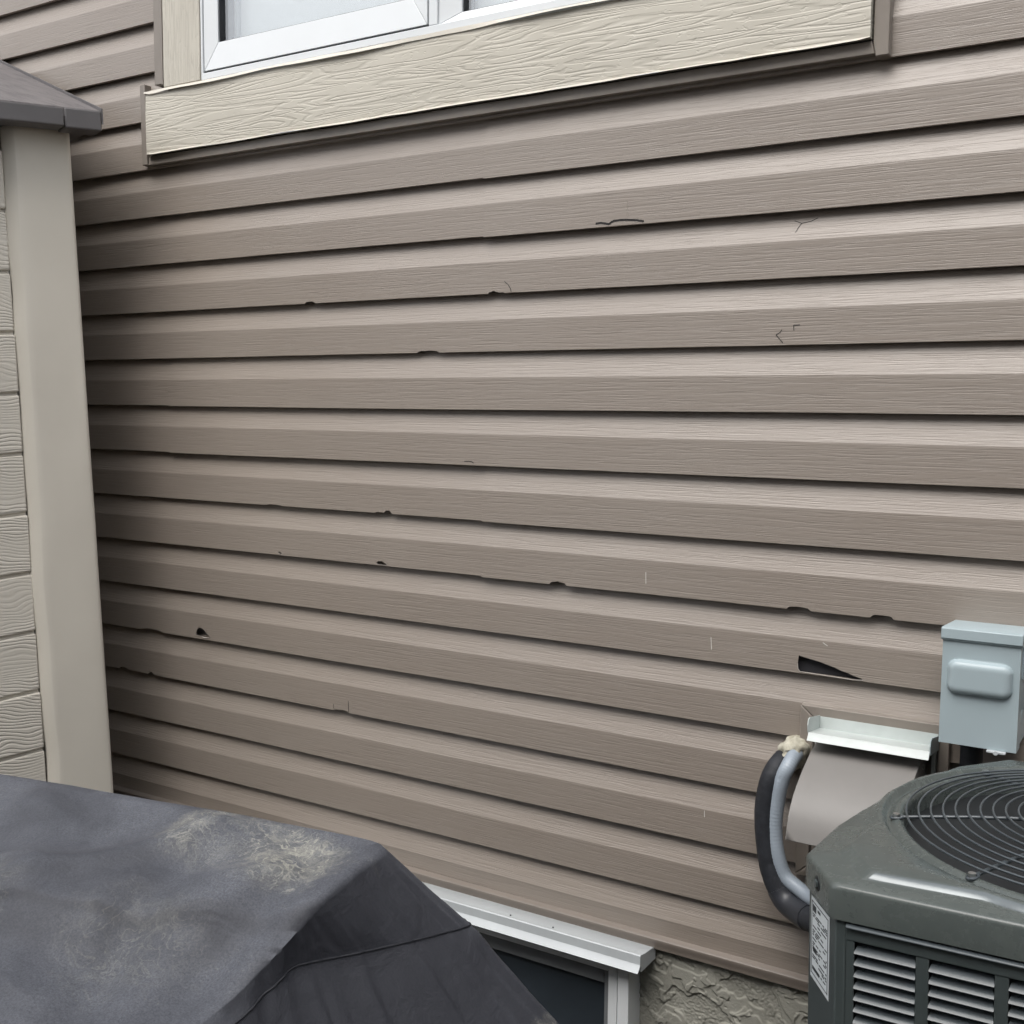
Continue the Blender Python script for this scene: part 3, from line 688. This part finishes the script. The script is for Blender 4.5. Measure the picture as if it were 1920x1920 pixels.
FOLDS = [([(-1.122, -1.177), (-1.052, -1.088), (-0.974, -0.972)], 0.01, 0.022), ([(-0.812, -0.993), (-0.835, -1.13), (-0.759, -1.294)], -0.016, 0.026), ([(-0.783, -0.991), (-0.75, -1.155), (-0.701, -1.257)], 0.01, 0.024), ([(-1.294, -0.982), (-1.131, -1.13), (-0.996, -1.261)], 0.009, 0.03), ([(-0.968, -1.06), (-0.935, -1.195), (-0.847, -1.33)], -0.014, 0.03)]
def creases(p):
    z = 0
    for pl, amp, wd in FOLDS:
        best = 9
        for (ax, ay), (bx_, by_) in zip(pl, pl[1:]):
            ex, ey = bx_-ax, by_-ay; t = max(0, min(1, ((p.x-ax)*ex+(p.y-ay)*ey)/(ex*ex+ey*ey)))
            best = min(best, math.hypot(p.x-ax-t*ex, p.y-ay-t*ey))
        z += amp*math.exp(-(best/wd)**2)
    return z
rows = []
for j in range(34, 0, -1):
    t = j/34; t2 = t**0.92
    row = []
    for i in range(N):
        p = RT[i].lerp(cen, t2)
        sag = -.010*math.sin(math.pi*min(1, t*1.2))*0.6
        p.z += sag + fold(p, min(1, t*7+.12)) + creases(p)*min(1, t*9)
        row.append(p)
    rows.append(row)
def loft(A, B, n, amp0, amp1, first):
    for j in range(0 if first else 1, n+1):
        t = j/n; row = []
        for i in range(N):
            p = A[i].lerp(B[i], t); k = amp0+(amp1-amp0)*t
            o = Vector((p.x-cen.x, p.y-cen.y, 0)).normalized()
            w_ = fold(p, k)*1.1 + k*.010*noise.noise(Vector((i*.16, p.z*1.5, 3)))+.003*noise.noise(Vector((i*.35, p.z*7, 9)))*min(1, t*3)
            row.append(p+o*w_+Vector((0, 0, w_*.25)))
        rows.append(row)
loft(RT, RS, 12, .12, .45, True); loft(RS, RH, 16, .45, 1.0, False); loft(RH, RM, 10, .8, 1.6, False); loft(RM, RB, 10, 1.6, 2.2, False)
for i in range(N): rows[-1][i].z = .012
mb = MB(); mb.grid(rows, True)
ci = len(mb.v); mb.v.append((cen.x, cen.y, cen.z-.006+fold(cen, 1)))
for i in range(N): mb.f.append((ci, (i+1) % N, i))
cover = mb.build('grill_cover', M['cover'], None, smooth=70)
tag(cover, 'dusty charcoal fabric cover draped over a barbecue grill', 'grill cover')
# stitched seam round the cover and the piped upper edge
srow = rows[34+12]
mb = MB(); mb.tube([p+Vector((.0006, -.0004, .0003)) for p in srow], .0011, 6, closed=True)
mb.build('seam', M['gasket'], cover, smooth=60)

# ------------------------------------------------------------------ air conditioner condenser
ac = thing('air_conditioner', (-.066, -.465, 0), 'grey-green air conditioner condenser with dusty top and wire fan guard', 'air conditioner')
ctr = Vector((-.066, -.465, 0)); ZT = 1.05
left = [(-.31, -.750), (-.360, -.679), (-.3545, -.571), (-.343, -.500), (-.327, -.430), (-.304, -.336), (-.272, -.255), (-.215, -.185)]
right = [(2*ctr.x-x, y) for x, y in reversed(left)]
outline = left + right          # clockwise from above; starts at the front left
TILT = Matrix.Translation((-.36, -.70, ZT)) @ Matrix.Rotation(R(-1.1), 4, 'Y') @ Matrix.Translation((.36, .70, -ZT))
def rpoly(poly, ang):
    d = Vector((math.cos(ang), math.sin(ang))); best = None
    n = len(poly)
    for i in range(n):
        a = Vector(poly[i])-ctr.xy; b = Vector(poly[(i+1) % n])-ctr.xy; e = b-a
        den = d.x*e.y-d.y*e.x
        if abs(den) < 1e-12: continue
        t = (a.x*e.y-a.y*e.x)/den; s = (a.x*d.y-a.y*d.x)/den
        if t > 0 and -1e-6 <= s <= 1+1e-6: best = t if best is None else max(best, t)
    return best
angs = sorted(set([round(2*math.pi*i/144, 5) for i in range(144)] + [round(math.atan2(y-ctr.y, x-ctr.x) % (2*math.pi), 5) for x, y in outline]))
ro = [rpoly(outline, a) for a in angs]
def loop(fr, z): return [(ctr.x+math.cos(a)*fr(r), ctr.y+math.sin(a)*fr(r), z) for a, r in zip(angs, ro)]
def off(r, o_, k): return min(r-.0035-(.2690-k)*.25, max(k, r-o_))
mb = MB()
mb.grid([loop(lambda r: r-.001, 1.0125), loop(lambda r: r, 1.0125), loop(lambda r: r, 1.0445), loop(lambda r: r-.0014, 1.0482), loop(lambda r: r-.0045, 1.0500),
         loop(lambda r: off(r, .036, .2690), 1.0502), loop(lambda r: off(r, .0375, .2678), 1.0506), loop(lambda r: off(r, .0500, .2592), 1.0576), loop(lambda r: off(r, .0520, .2578), 1.0582),
         loop(lambda r: .2540, 1.0580), loop(lambda r: .2525, 1.0572), loop(lambda r: .2490, 1.0508), loop(lambda r: .2465, 1.0500), loop(lambda r: .2430, 1.0512), loop(lambda r: .2400, 1.0545), loop(lambda r: .2345, 1.0565), loop(lambda r: .2290, 1.0535), loop(lambda r: .2270, 1.0480), loop(lambda r: .2265, .985)], True)
topc = mb.build('top_cover', M['actop'], ac, smooth=60, xf=TILT)
sel = [(a, r) for a, r in zip(angs, ro) if R(229.5) < a < R(310.5)]
mb = MB(); mb.grid([[(ctr.x+math.cos(a)*off(r, o_, k_), ctr.y+math.sin(a)*off(r, o_, k_), z_) for a, r in sel] for o_, k_, z_ in ((.0384, .2672, 1.0508), (.0392, .2666, 1.0521), (.0470, .2612, 1.0565), (.0480, .2605, 1.0569))])
mb.build('step_highlight', M['glint'], topc, smooth=60, fix=False, xf=TILT)  # lighter, shinier strip added to paint the sky highlight on the raised step
mb = MB(); mb.grid([[(ctr.x+math.cos(a)*r, ctr.y+math.sin(a)*r, z) for a in angs] for r, z in ((.2262, .99), (.2262, .83), (.0, .83))], True)
mb.build('fan_shroud', M['fanblack'], ac, smooth=40, xf=TILT)
mb = MB(); mb.tube([(ctr.x, ctr.y, .84), (ctr.x, ctr.y, .96)], .055, 20); mb.build('fan_motor', M['fanblack'], ac, smooth=40, xf=TILT)
for q in range(3):
    a0 = q*2*math.pi/3 + .5; rws = []
    for i in range(9):
        r = .05+.165*i/8; wv = .75-.15*i/8
        rws.append([(ctr.x+r*math.cos(a0+wv*j/6), ctr.y+r*math.sin(a0+wv*j/6), .885+.055*j/6) for j in range(7)])
    mb = MB(); mb.grid(rws); mb.build('fan_blade', M['fanblack'], ac, smooth=40, fix=False, xf=TILT)
# cabinet
ins = lambda poly, k: [(ctr.x+(x-ctr.x)*(1-k/.3), ctr.y+(y-ctr.y)*(1-k/.3)) for x, y in poly]
body = ins(outline, .0040)
mb = MB(); mb.prism([(x, y, .03) for x, y in ins(outline, .016)], (0, 0, 1.0))
mb.build('inner_cabinet', M['fanblack'], ac, xf=TILT)
fy = body[0][1]                                             # front plane
bx0, bx1 = body[0][0], body[-1][0]
def post(p, q, inset=.0): pass
# corner posts (wrap the chamfers)
def wrap(poly, name, z0=.03, z1=1.0122, th=.006):
    mb = MB(); n = len(poly)
    inn = ins(poly, th)
    i = 0
    mb.v = [(x, y, z0) for x, y in poly]+[(x, y, z1) for x, y in poly]+[(x, y, z0) for x, y in inn]+[(x, y, z1) for x, y in inn]
    for k in range(n-1):
        mb.f += [(k, k+1, n+k+1, n+k), (2*n+k, 3*n+k, 3*n+k+1, 2*n+k+1), (n+k, n+k+1, 3*n+k+1, 3*n+k), (k, 2*n+k, 2*n+k+1, k+1)]
    mb.f += [(0, n, 3*n, 2*n), (n-1, 3*n-1, 4*n-1, 2*n-1)]
    return mb.build(name, M['acbody'], ac, bevel=.0012, xf=TILT)
xs_seam = -.2955
wrap([(xs_seam-.0012, fy), body[0], body[1], (body[1][0]+.002, body[1][1]+.03)], 'corner_post')
wrap([(2*ctr.x-xs_seam, fy), body[-1], body[-2], (body[-2][0]-.002, body[-2][1]+.03)], 'corner_post')
wrap([(body[1][0]+.002, body[1][1]+.032)]+body[2:8], 'side_panel')
wrap([(body[-2][0]-.002, body[-2][1]+.032)]+list(reversed(body[8:-2])), 'side_panel')
wrap([body[7], body[8]], 'side_panel')
# louvred front panel: frame bars with open columns
px0, px1 = xs_seam+.0004, 2*ctr.x-xs_seam-.0004
cols = []; x = -.2865
while x+.0625 < px1-.006: cols.append((x, x+.0625)); x += .0757
ztop_l, zbot_l, PITCH = .9915, .14, .01285
mb = MB(); ya, yb = fy-.0002, fy+.0020
mb.box(px0, px1, ya, yb, ztop_l, 1.0090); mb.box(px0, px1, ya, yb, .03, zbot_l)
edges = [px0]+[v for c in cols for v in c]+[px1]
for k in range(0, len(edges), 2): mb.box(edges[k], edges[k+1], ya, yb, zbot_l, ztop_l)
mb.build('louvred_panel', M['acbody'], ac, bevel=.0008, xf=TILT)
mb = MB(); mb.yz([(fy-.0050, 1.0058), (fy-.0046, 1.0072), (fy-.0015, 1.0096), (fy+.003, 1.0099), (fy+.003, 1.0055)], px0, px1); mb.build('panel_flange', M['louver'], ac, bevel=.0006, xf=TILT)
cw = .0625; e = .0042
lm = MB()
prof = [(.0125, PITCH*1.02, e), (.0105, PITCH*.86, e*.8), (.0020, PITCH*.36, .0006), (-.0012, PITCH*.20, 0), (-.0024, PITCH*.10, 0), (-.0016, PITCH*.02, .0005), (.0006, PITCH*.0, .0020)]
nxl = 9; rws = []
for (y, z, en) in prof:
    rws.append([((en if i == 0 else cw-en if i == nxl-1 else en+(cw-2*en)*i/(nxl-1)), y, z) for i in range(nxl)])
lm.grid(rws); lm.grid([[(x, y+.0009, z-.0004) for (x, y, z) in r] for r in rws])
lme = lm.mesh('louver', 40, fix=False); lme.materials.append(M['louver'])
for (cx0, cx1) in cols:
    z = ztop_l-PITCH*1.08
    while z > zbot_l+.001:
        o = bpy.data.objects.new('louver', lme); C.objects.link(o); o.parent = ac
        o.matrix_parent_inverse = Matrix.Translation(-ac.location); o.matrix_basis = TILT @ Matrix.Translation((cx0, fy, z)); z -= PITCH
# guard: spokes with eyelets, concentric rings
ZG = 1.060
spokes = [R(-164.6), R(133.5), R(-119.8), R(-75), R(-30), R(15), R(60), R(100)]
mb = MB()
for a in spokes:
    d = Vector((math.cos(a), math.sin(a), 0)); n_ = Vector((-d.y, d.x, 0))
    def gp(r, off=0): return ctr + d*r + n_*off + Vector((0, 0, ZG-.004+.014*(1-(r/.24)**2)))
    mb.tube([gp(.232), gp(.2), gp(.15), gp(.1), gp(.03)], .0024, 8)
    eye = [gp(.236+.0075*math.cos(t), .0046*math.sin(t)) for t in [2*math.pi*i/14 for i in range(14)]]
    mb.tube(eye, .0017, 6, closed=True)
guard = mb.build('fan_guard', M['wire'], ac, smooth=60, xf=TILT)
r = .2255; first = True
while r > .03:
    n = 72
    z = ZG+.001+.014*(1-(r/.24)**2)
    mb = MB(); mb.tube([(ctr.x+r*math.cos(2*math.pi*i/n), ctr.y+r*math.sin(2*math.pi*i/n), z) for i in range(n)], .0014, 7, closed=True)
    mb.build('guard_ring', M['wire'], guard, smooth=60, xf=TILT); r -= .0141
mb = MB()
for a in spokes:
    d = Vector((math.cos(a), math.sin(a), 0)); c = ctr+d*.237+Vector((0, 0, 1.0565)); mb.tube([c, c+Vector((0, 0, .0045))], .0042, 10)
mb.build('guard_screw', M['steel'], ac, smooth=40, xf=TILT)
# rating sticker and screw on the chamfer
pa, pb = Vector((*body[1], 0)), Vector((*body[0], 0)); cu = (pb-pa); cn = Vector((cu.y, -cu.x, 0)).normalized()
if cn.dot(Vector((-1, -1, 0))) < 0: cn = -cn
def CH(u, z, off=.0): return pa + cu*u + cn*off + Vector((0, 0, z))
def patch(mb, u0, u1, z0, z1, off): mb.prism([CH(u0, z0, off), CH(u1, z0, off), CH(u1, z1, off), CH(u0, z1, off)], -cn*.0003)
mb = MB(); patch(mb, .10, .80, .9100, 1.0045, .0006); stk = mb.build('rating_sticker', M['sticker'], ac, xf=TILT)
mb = MB(); rnd = random.Random(4)
for (u0, u1, z0, z1) in ((.13, .145, .915, 1.0), (.745, .76, .915, 1.0), (.13, .76, .9990, 1.0000), (.13, .76, .9155, .9163)): patch(mb, u0, u1, z0, z1, .0009)
patch(mb, .17, .30, .9890, .9965, .0009); patch(mb, .36, .46, .9930, .9960, .0009)
z = .9860
while z > .920:
    u = .18
    while u < .70:
        ln = rnd.choice((.05, .09, .14, .2)); 
        if rnd.random() < .66: patch(mb, u, min(.72, u+ln), z-.0009, z+.0005, .0009)
        u += ln+.04
    z -= rnd.choice((.0026, .0026, .0045))
patch(mb, .18, .45, .9210, .9250, .0009); patch(mb, .2, .34, .9425, .9475, .0009)
mb.build('printed_lines', M['ink'], stk, xf=TILT)
pa2, pb2 = Vector((*outline[1], 0)), Vector((*outline[0], 0))
c = pa2.lerp(pb2, .46)+Vector((0, 0, 1.031))
mb = MB(); mb.tube([c-cn*.001, c+cn*.0008], .0080, 20); mb.build('screw_recess', M['fanblack'], ac, smooth=40, xf=TILT)
mb = MB(); mb.tube([c, c+cn*.0030], .0048, 6); mb.build('screw', M['acbody'], ac, smooth=20, xf=TILT)
# pad
mb = MB(); mb.box(-.42, .30, -.80, -.12, .0, .045); tag(mb.build('condenser_pad', M['stucco'], None, bevel=.006), 'low concrete pad under the air conditioner', 'pad')

# ------------------------------------------------------------------ disconnect box
bx = thing('electrical_disconnect', (-.27, 0, 1.042), 'pale grey-blue electrical disconnect box on the siding above the condenser', 'electrical box')
X0_, X1_, YF = -.3265, -.2125, -.112
mb = MB(); mb.box(X0_+.003, X1_-.003, YF+.004, .012, 1.041, 1.205); mb.build('enclosure', M['boxgrey'], bx, bevel=.003)
mb = MB(); nx_, nz_ = 84, 120; rows_ = []
for j in range(nz_+1):
    z = 1.0415+(1.2060-1.0415)*j/nz_; row = []
    for i in range(nx_+1):
        x = X0_+.0015+(X1_-X0_-.003)*i/nx_
        # raised rounded boss
        qx = max(0, abs(x+.2700)-.0320)/.0140; qz = max(0, abs(z-1.1480)-.0125)/.0140
        q = min(1, math.hypot(qx, qz)); hgt = .0110*math.sqrt(max(0, 1-q**2.6))
        row.append((x, YF-hgt, z))
    rows_.append(row)
mb.grid(rows_)
for (a, b_) in ((rows_[0][0], rows_[-1][0]), (rows_[0][-1], rows_[-1][-1])):
    mb.face([a, b_, (b_[0], YF+.035, b_[2]), (a[0], YF+.035, a[2])])
mb.face([rows_[0][0], rows_[0][-1], (rows_[0][-1][0], YF+.035, 1.0415), (rows_[0][0][0], YF+.035, 1.0415)])
mb.build('door', M['boxgrey'], bx, smooth=40)
mb = MB(); mb.yz([(.010, 1.2150), (YF-.0015, 1.2230), (YF-.0050, 1.2215), (YF-.0055, 1.2060), (YF-.0035, 1.2058), (YF-.0030, 1.2030), (.010, 1.2030)], X0_-.001, X1_+.001)
mb.build('rain_cap', M['boxgrey'], bx, bevel=.0016, seg=3)
mb = MB(); mb.box(X1_-.0028, X1_+.0012, YF+.02, .0, 1.150, 1.2028); mb.build('side_flange', M['boxgrey'], bx, bevel=.001)
mb = MB(); mb.tube([(X1_-.0032, -.06, 1.085), (X1_-.0018, -.06, 1.085)], .011, 24); mb.build('knockout', M['boxgrey'], bx, bevel=.0008)
mb = MB(); mb.box(-.255, -.228, YF-.006, YF+.003, 1.0375, 1.0412); mb.tube([(-.2415, YF-.006, 1.0393), (-.2415, YF-.0085, 1.0393)], .004, 10); mb.build('hasp', M['whitemetal'], bx, bevel=.0008)
mb = MB(); mb.tube([(-.285, -.055, 1.040), (-.285, -.055, 1.028)], .021, 24); mb.tube([(-.285, -.055, 1.028), (-.285, -.055, .985)], .017, 24)
for q in range(16):
    a = q*math.pi/8; mb.tube([(-.285+.0215*math.cos(a), -.055+.0215*math.sin(a), 1.029), (-.285+.0215*math.cos(a), -.055+.0215*math.sin(a), 1.0395)], .0016, 5)
mb.build('conduit_fitting', M['foamrubber'], bx, smooth=40)
mb = MB(); mb.tube([(-.285, -.055, .990), (-.285, -.058, .90), (-.27, -.09, .84), (-.24, -.14, .80), (-.22, -.21, .79)], .0125, 14); mb.build('whip_conduit', M['conduit'], bx, smooth=60)

# ------------------------------------------------------------------ vent block, hood and rain diverter
blk = thing('vent_trim_block', (-.45, 0, .72), 'mitred brown trim frame around the vent hood beside the grey box', 'trim frame')
def tb(poly, y0=-.0130, y1=.004): return MB().xz(poly, y0, y1).build('frame_strip', M['trim'], blk, bevel=.0022, seg=3)
tb([(-.5735, 1.0415), (-.3270, 1.0415), (-.3430, 1.0215), (-.5500, 1.0215)])
tb([(-.5735, 1.0408), (-.5735, .735), (-.5500, .757), (-.5500, 1.0208)])
tb([(-.3262, 1.0408), (-.3425, 1.0208), (-.3425, .757), (-.3262, .735)])
tb([(-.5728, .7345), (-.3270, .7345), (-.3430, .7565), (-.5497, .7565)])
MB().box(-.5498, -.3428, -.0040, .004, .757, 1.021).build('backing_plate', M['trim'], blk)
hood = thing('vent_hood', (-.445, -.03, .80), 'taupe curved exhaust vent hood under a white rain diverter', 'vent hood')
hp = [(-.0045, .9990), (-.030, .9955), (-.052, .985), (-.075, .9785), (-.093, .971), (-.120, .9585), (-.145, .944), (-.162, .932), (-.176, .918), (-.187, .902), (-.194, .884), (-.1985, .868)]
HX0, HX1 = -.5335, -.3630
mb = MB(); n = 10
mb.grid([[(HX0+(HX1-HX0)*i/n, y, z) for i in range(n+1)] for y, z in hp])
mb.grid([[(HX0+(HX1-HX0)*i/n, min(-.0045, y+.002), z-.0015) for i in range(n+1)] for y, z in hp])
mb.face([(HX0, hp[-1][0], hp[-1][1]), (HX1, hp[-1][0], hp[-1][1]), (HX1, hp[-1][0]+.003, hp[-1][1]-.0015), (HX0, hp[-1][0]+.003, hp[-1][1]-.0015)])
mb.build('shell', M['hood'], hood, smooth=50)
for (xx, nm) in ((HX0, 'cheek'), (HX1, 'cheek')):
    poly = [(xx, y, z) for y, z in hp]+[(xx, -.165, .862), (xx, -.11, .845), (xx, -.0045, .835)]
    mb = MB(); mb.prism(poly, (-.0012 if xx == HX0 else .0012, 0, 0)); mb.build(nm, M['hood'], hood)
mb = MB(); mb.box(-.5445, -.5415, -.016, -.0042, .80, 1.0); mb.build('side_flange', M['white'], hood)
mb = MB(); mb.box(-.3520, -.3460, -.016, -.0042, .80, 1.0); mb.build('side_flange', M['whitemetal2'], hood)
mb = MB(); mb.tube([(-.3618, -.030, .972), (-.3595, -.030, .972)], .0042, 10); mb.build('screw', M['steel'], hood, smooth=30)
mb = MB(); mb.tube([(-.470, -.02, .845), (-.470, -.075, .835), (-.470, -.11, .832)], .026, 18); mb.build('duct_collar', M['white'], hood, smooth=40)
div = thing('rain_diverter', (-.44, -.02, 1.0), 'weathered white metal rain diverter tray above the vent hood', 'rain diverter')
DX0, DX1 = -.5385, -.3435
tray = [(-.0140, 1.0255), (-.0140, 1.0050), (-.040, 1.0080), (-.070, 1.0125), (-.0790, 1.0135), (-.0810, 1.0100), (-.0880, 1.0015), (-.0868, 1.0008), (-.0790, 1.0085), (-.0700, 1.0095), (-.030, 1.0040), (-.0132, 1.0030), (-.0131, 1.0255)]
MB().yz(tray, DX0, DX1).build('tray', M['whitemetal2'], div, smooth=25)
ec = [(-.0130, 1.0030), (-.0130, 1.0268), (-.072, 1.0370), (-.0790, 1.0345), (-.0820, 1.0260), (-.0805, 1.0170), (-.0785, 1.0110)]
MB().yz(ec, DX0-.0016, DX0-.0002).build('end_cap', M['whitemetal2'], div)
MB().yz([(y, z-.004 if z > 1.02 else z-.004) for y, z in ec], DX1+.0002, DX1+.0016).build('end_cap', M['boxgrey'], div)  # right cap's shade put into a greyer paint than the white tray

# ------------------------------------------------------------------ pipes from the wall
def smooth_path(pts, n=10):
    P_ = [Vector(p) for p in pts]; out = []
    P_ = [P_[0]*2-P_[1]]+P_+[P_[-1]*2-P_[-2]]
    for i in range(1, len(P_)-2):
        a, b, c_, d = P_[i-1:i+3]
        for q in range(n):
            t = q/n; out.append(.5*((2*b)+(-a+c_)*t+(2*a-5*b+4*c_-d)*t*t+(-a+3*b-3*c_+d)*t**3))
    out.append(P_[-2]); return out
cp = smooth_path([(-.5720, .010, .957), (-.5735, -.035, .956), (-.5770, -.062, .942), (-.5850, -.067, .918), (-.5920, -.066, .880), (-.5950, -.066, .831), (-.5880, -.068, .785), (-.5730, -.068, .750), (-0.5449, -0.075, 0.7358), (-0.513, -0.095, 0.7323), (-0.4566, -0.15, 0.7522), (-0.379, -0.25, 0.7983)], 22)
rad = [.0128+.0003*math.sin(i*2.1) for i in range(len(cp))]
mb = MB(); mb.tube(cp, rad, 16); tag(mb.build('flexible_conduit', M['conduit'], None, smooth=70), 'light grey ribbed flexible conduit bending down from the foam blob', 'conduit')
lp = smooth_path([(-.592, .012, .948), (-.597, -.035, .942), (-.6045, -.058, .922), (-.6110, -.062, .890), (-.6135, -.062, .847), (-.6070, -.062, .790), (-.5950, -.064, .747), (-0.5738, -0.07, 0.7135), (-0.5462, -0.085, 0.7033), (-0.503, -0.12, 0.7077), (-0.4392, -0.18, 0.7332), (-0.3678, -0.26, 0.7722)], 14)
rad = [.0165+.0045*min(1, i/80)+.0004*noise.noise(Vector((i*.4, 0, 0))) for i in range(len(lp))]
mb = MB(); mb.tube(lp, rad, 16); lin = tag(mb.build('insulated_refrigerant_line', M['foamrubber'], None, smooth=70), 'black foam-insulated refrigerant line curving down beside the grey conduit', 'pipe')
mb = MB(); mb.tube([p+Vector((.001, -.001, 0)) for p in lp[92:122]], .0222, 16); mb.build('tape_wrap', M['tape'], lin, smooth=60)
mb = MB(); mb.tube([lp[i]+Vector((.018, -.004, .002)) for i in range(6, 100)], .0075, 10); mb.build('liquid_line', M['foamrubber'], lin, smooth=60)
mb = MB(); rows_ = []
for j in range(25):
    th = math.pi*j/24; row = []
    for i in range(36):
        ph = 2*math.pi*i/36; d = Vector((math.sin(th)*math.cos(ph), math.sin(th)*math.sin(ph), math.cos(th)))
        k = 1+.28*fbm(d.x*2.2+3, d.y*2.2, d.z*2.2, 3)
        row.append((-.5835+(.029-(.010 if d.z < 0 else 0)*-d.z)*d.x*k, -.012+.034*d.y*k, .9560+(.024 if d.z > 0 else .038)*d.z*k+.008*d.x))
    rows_.append(row)
mb.grid(rows_, True); tag(mb.build('foam_sealant', M['sealant'], None, smooth=70), 'blob of cream expanding foam where the pipes enter the siding', 'foam')
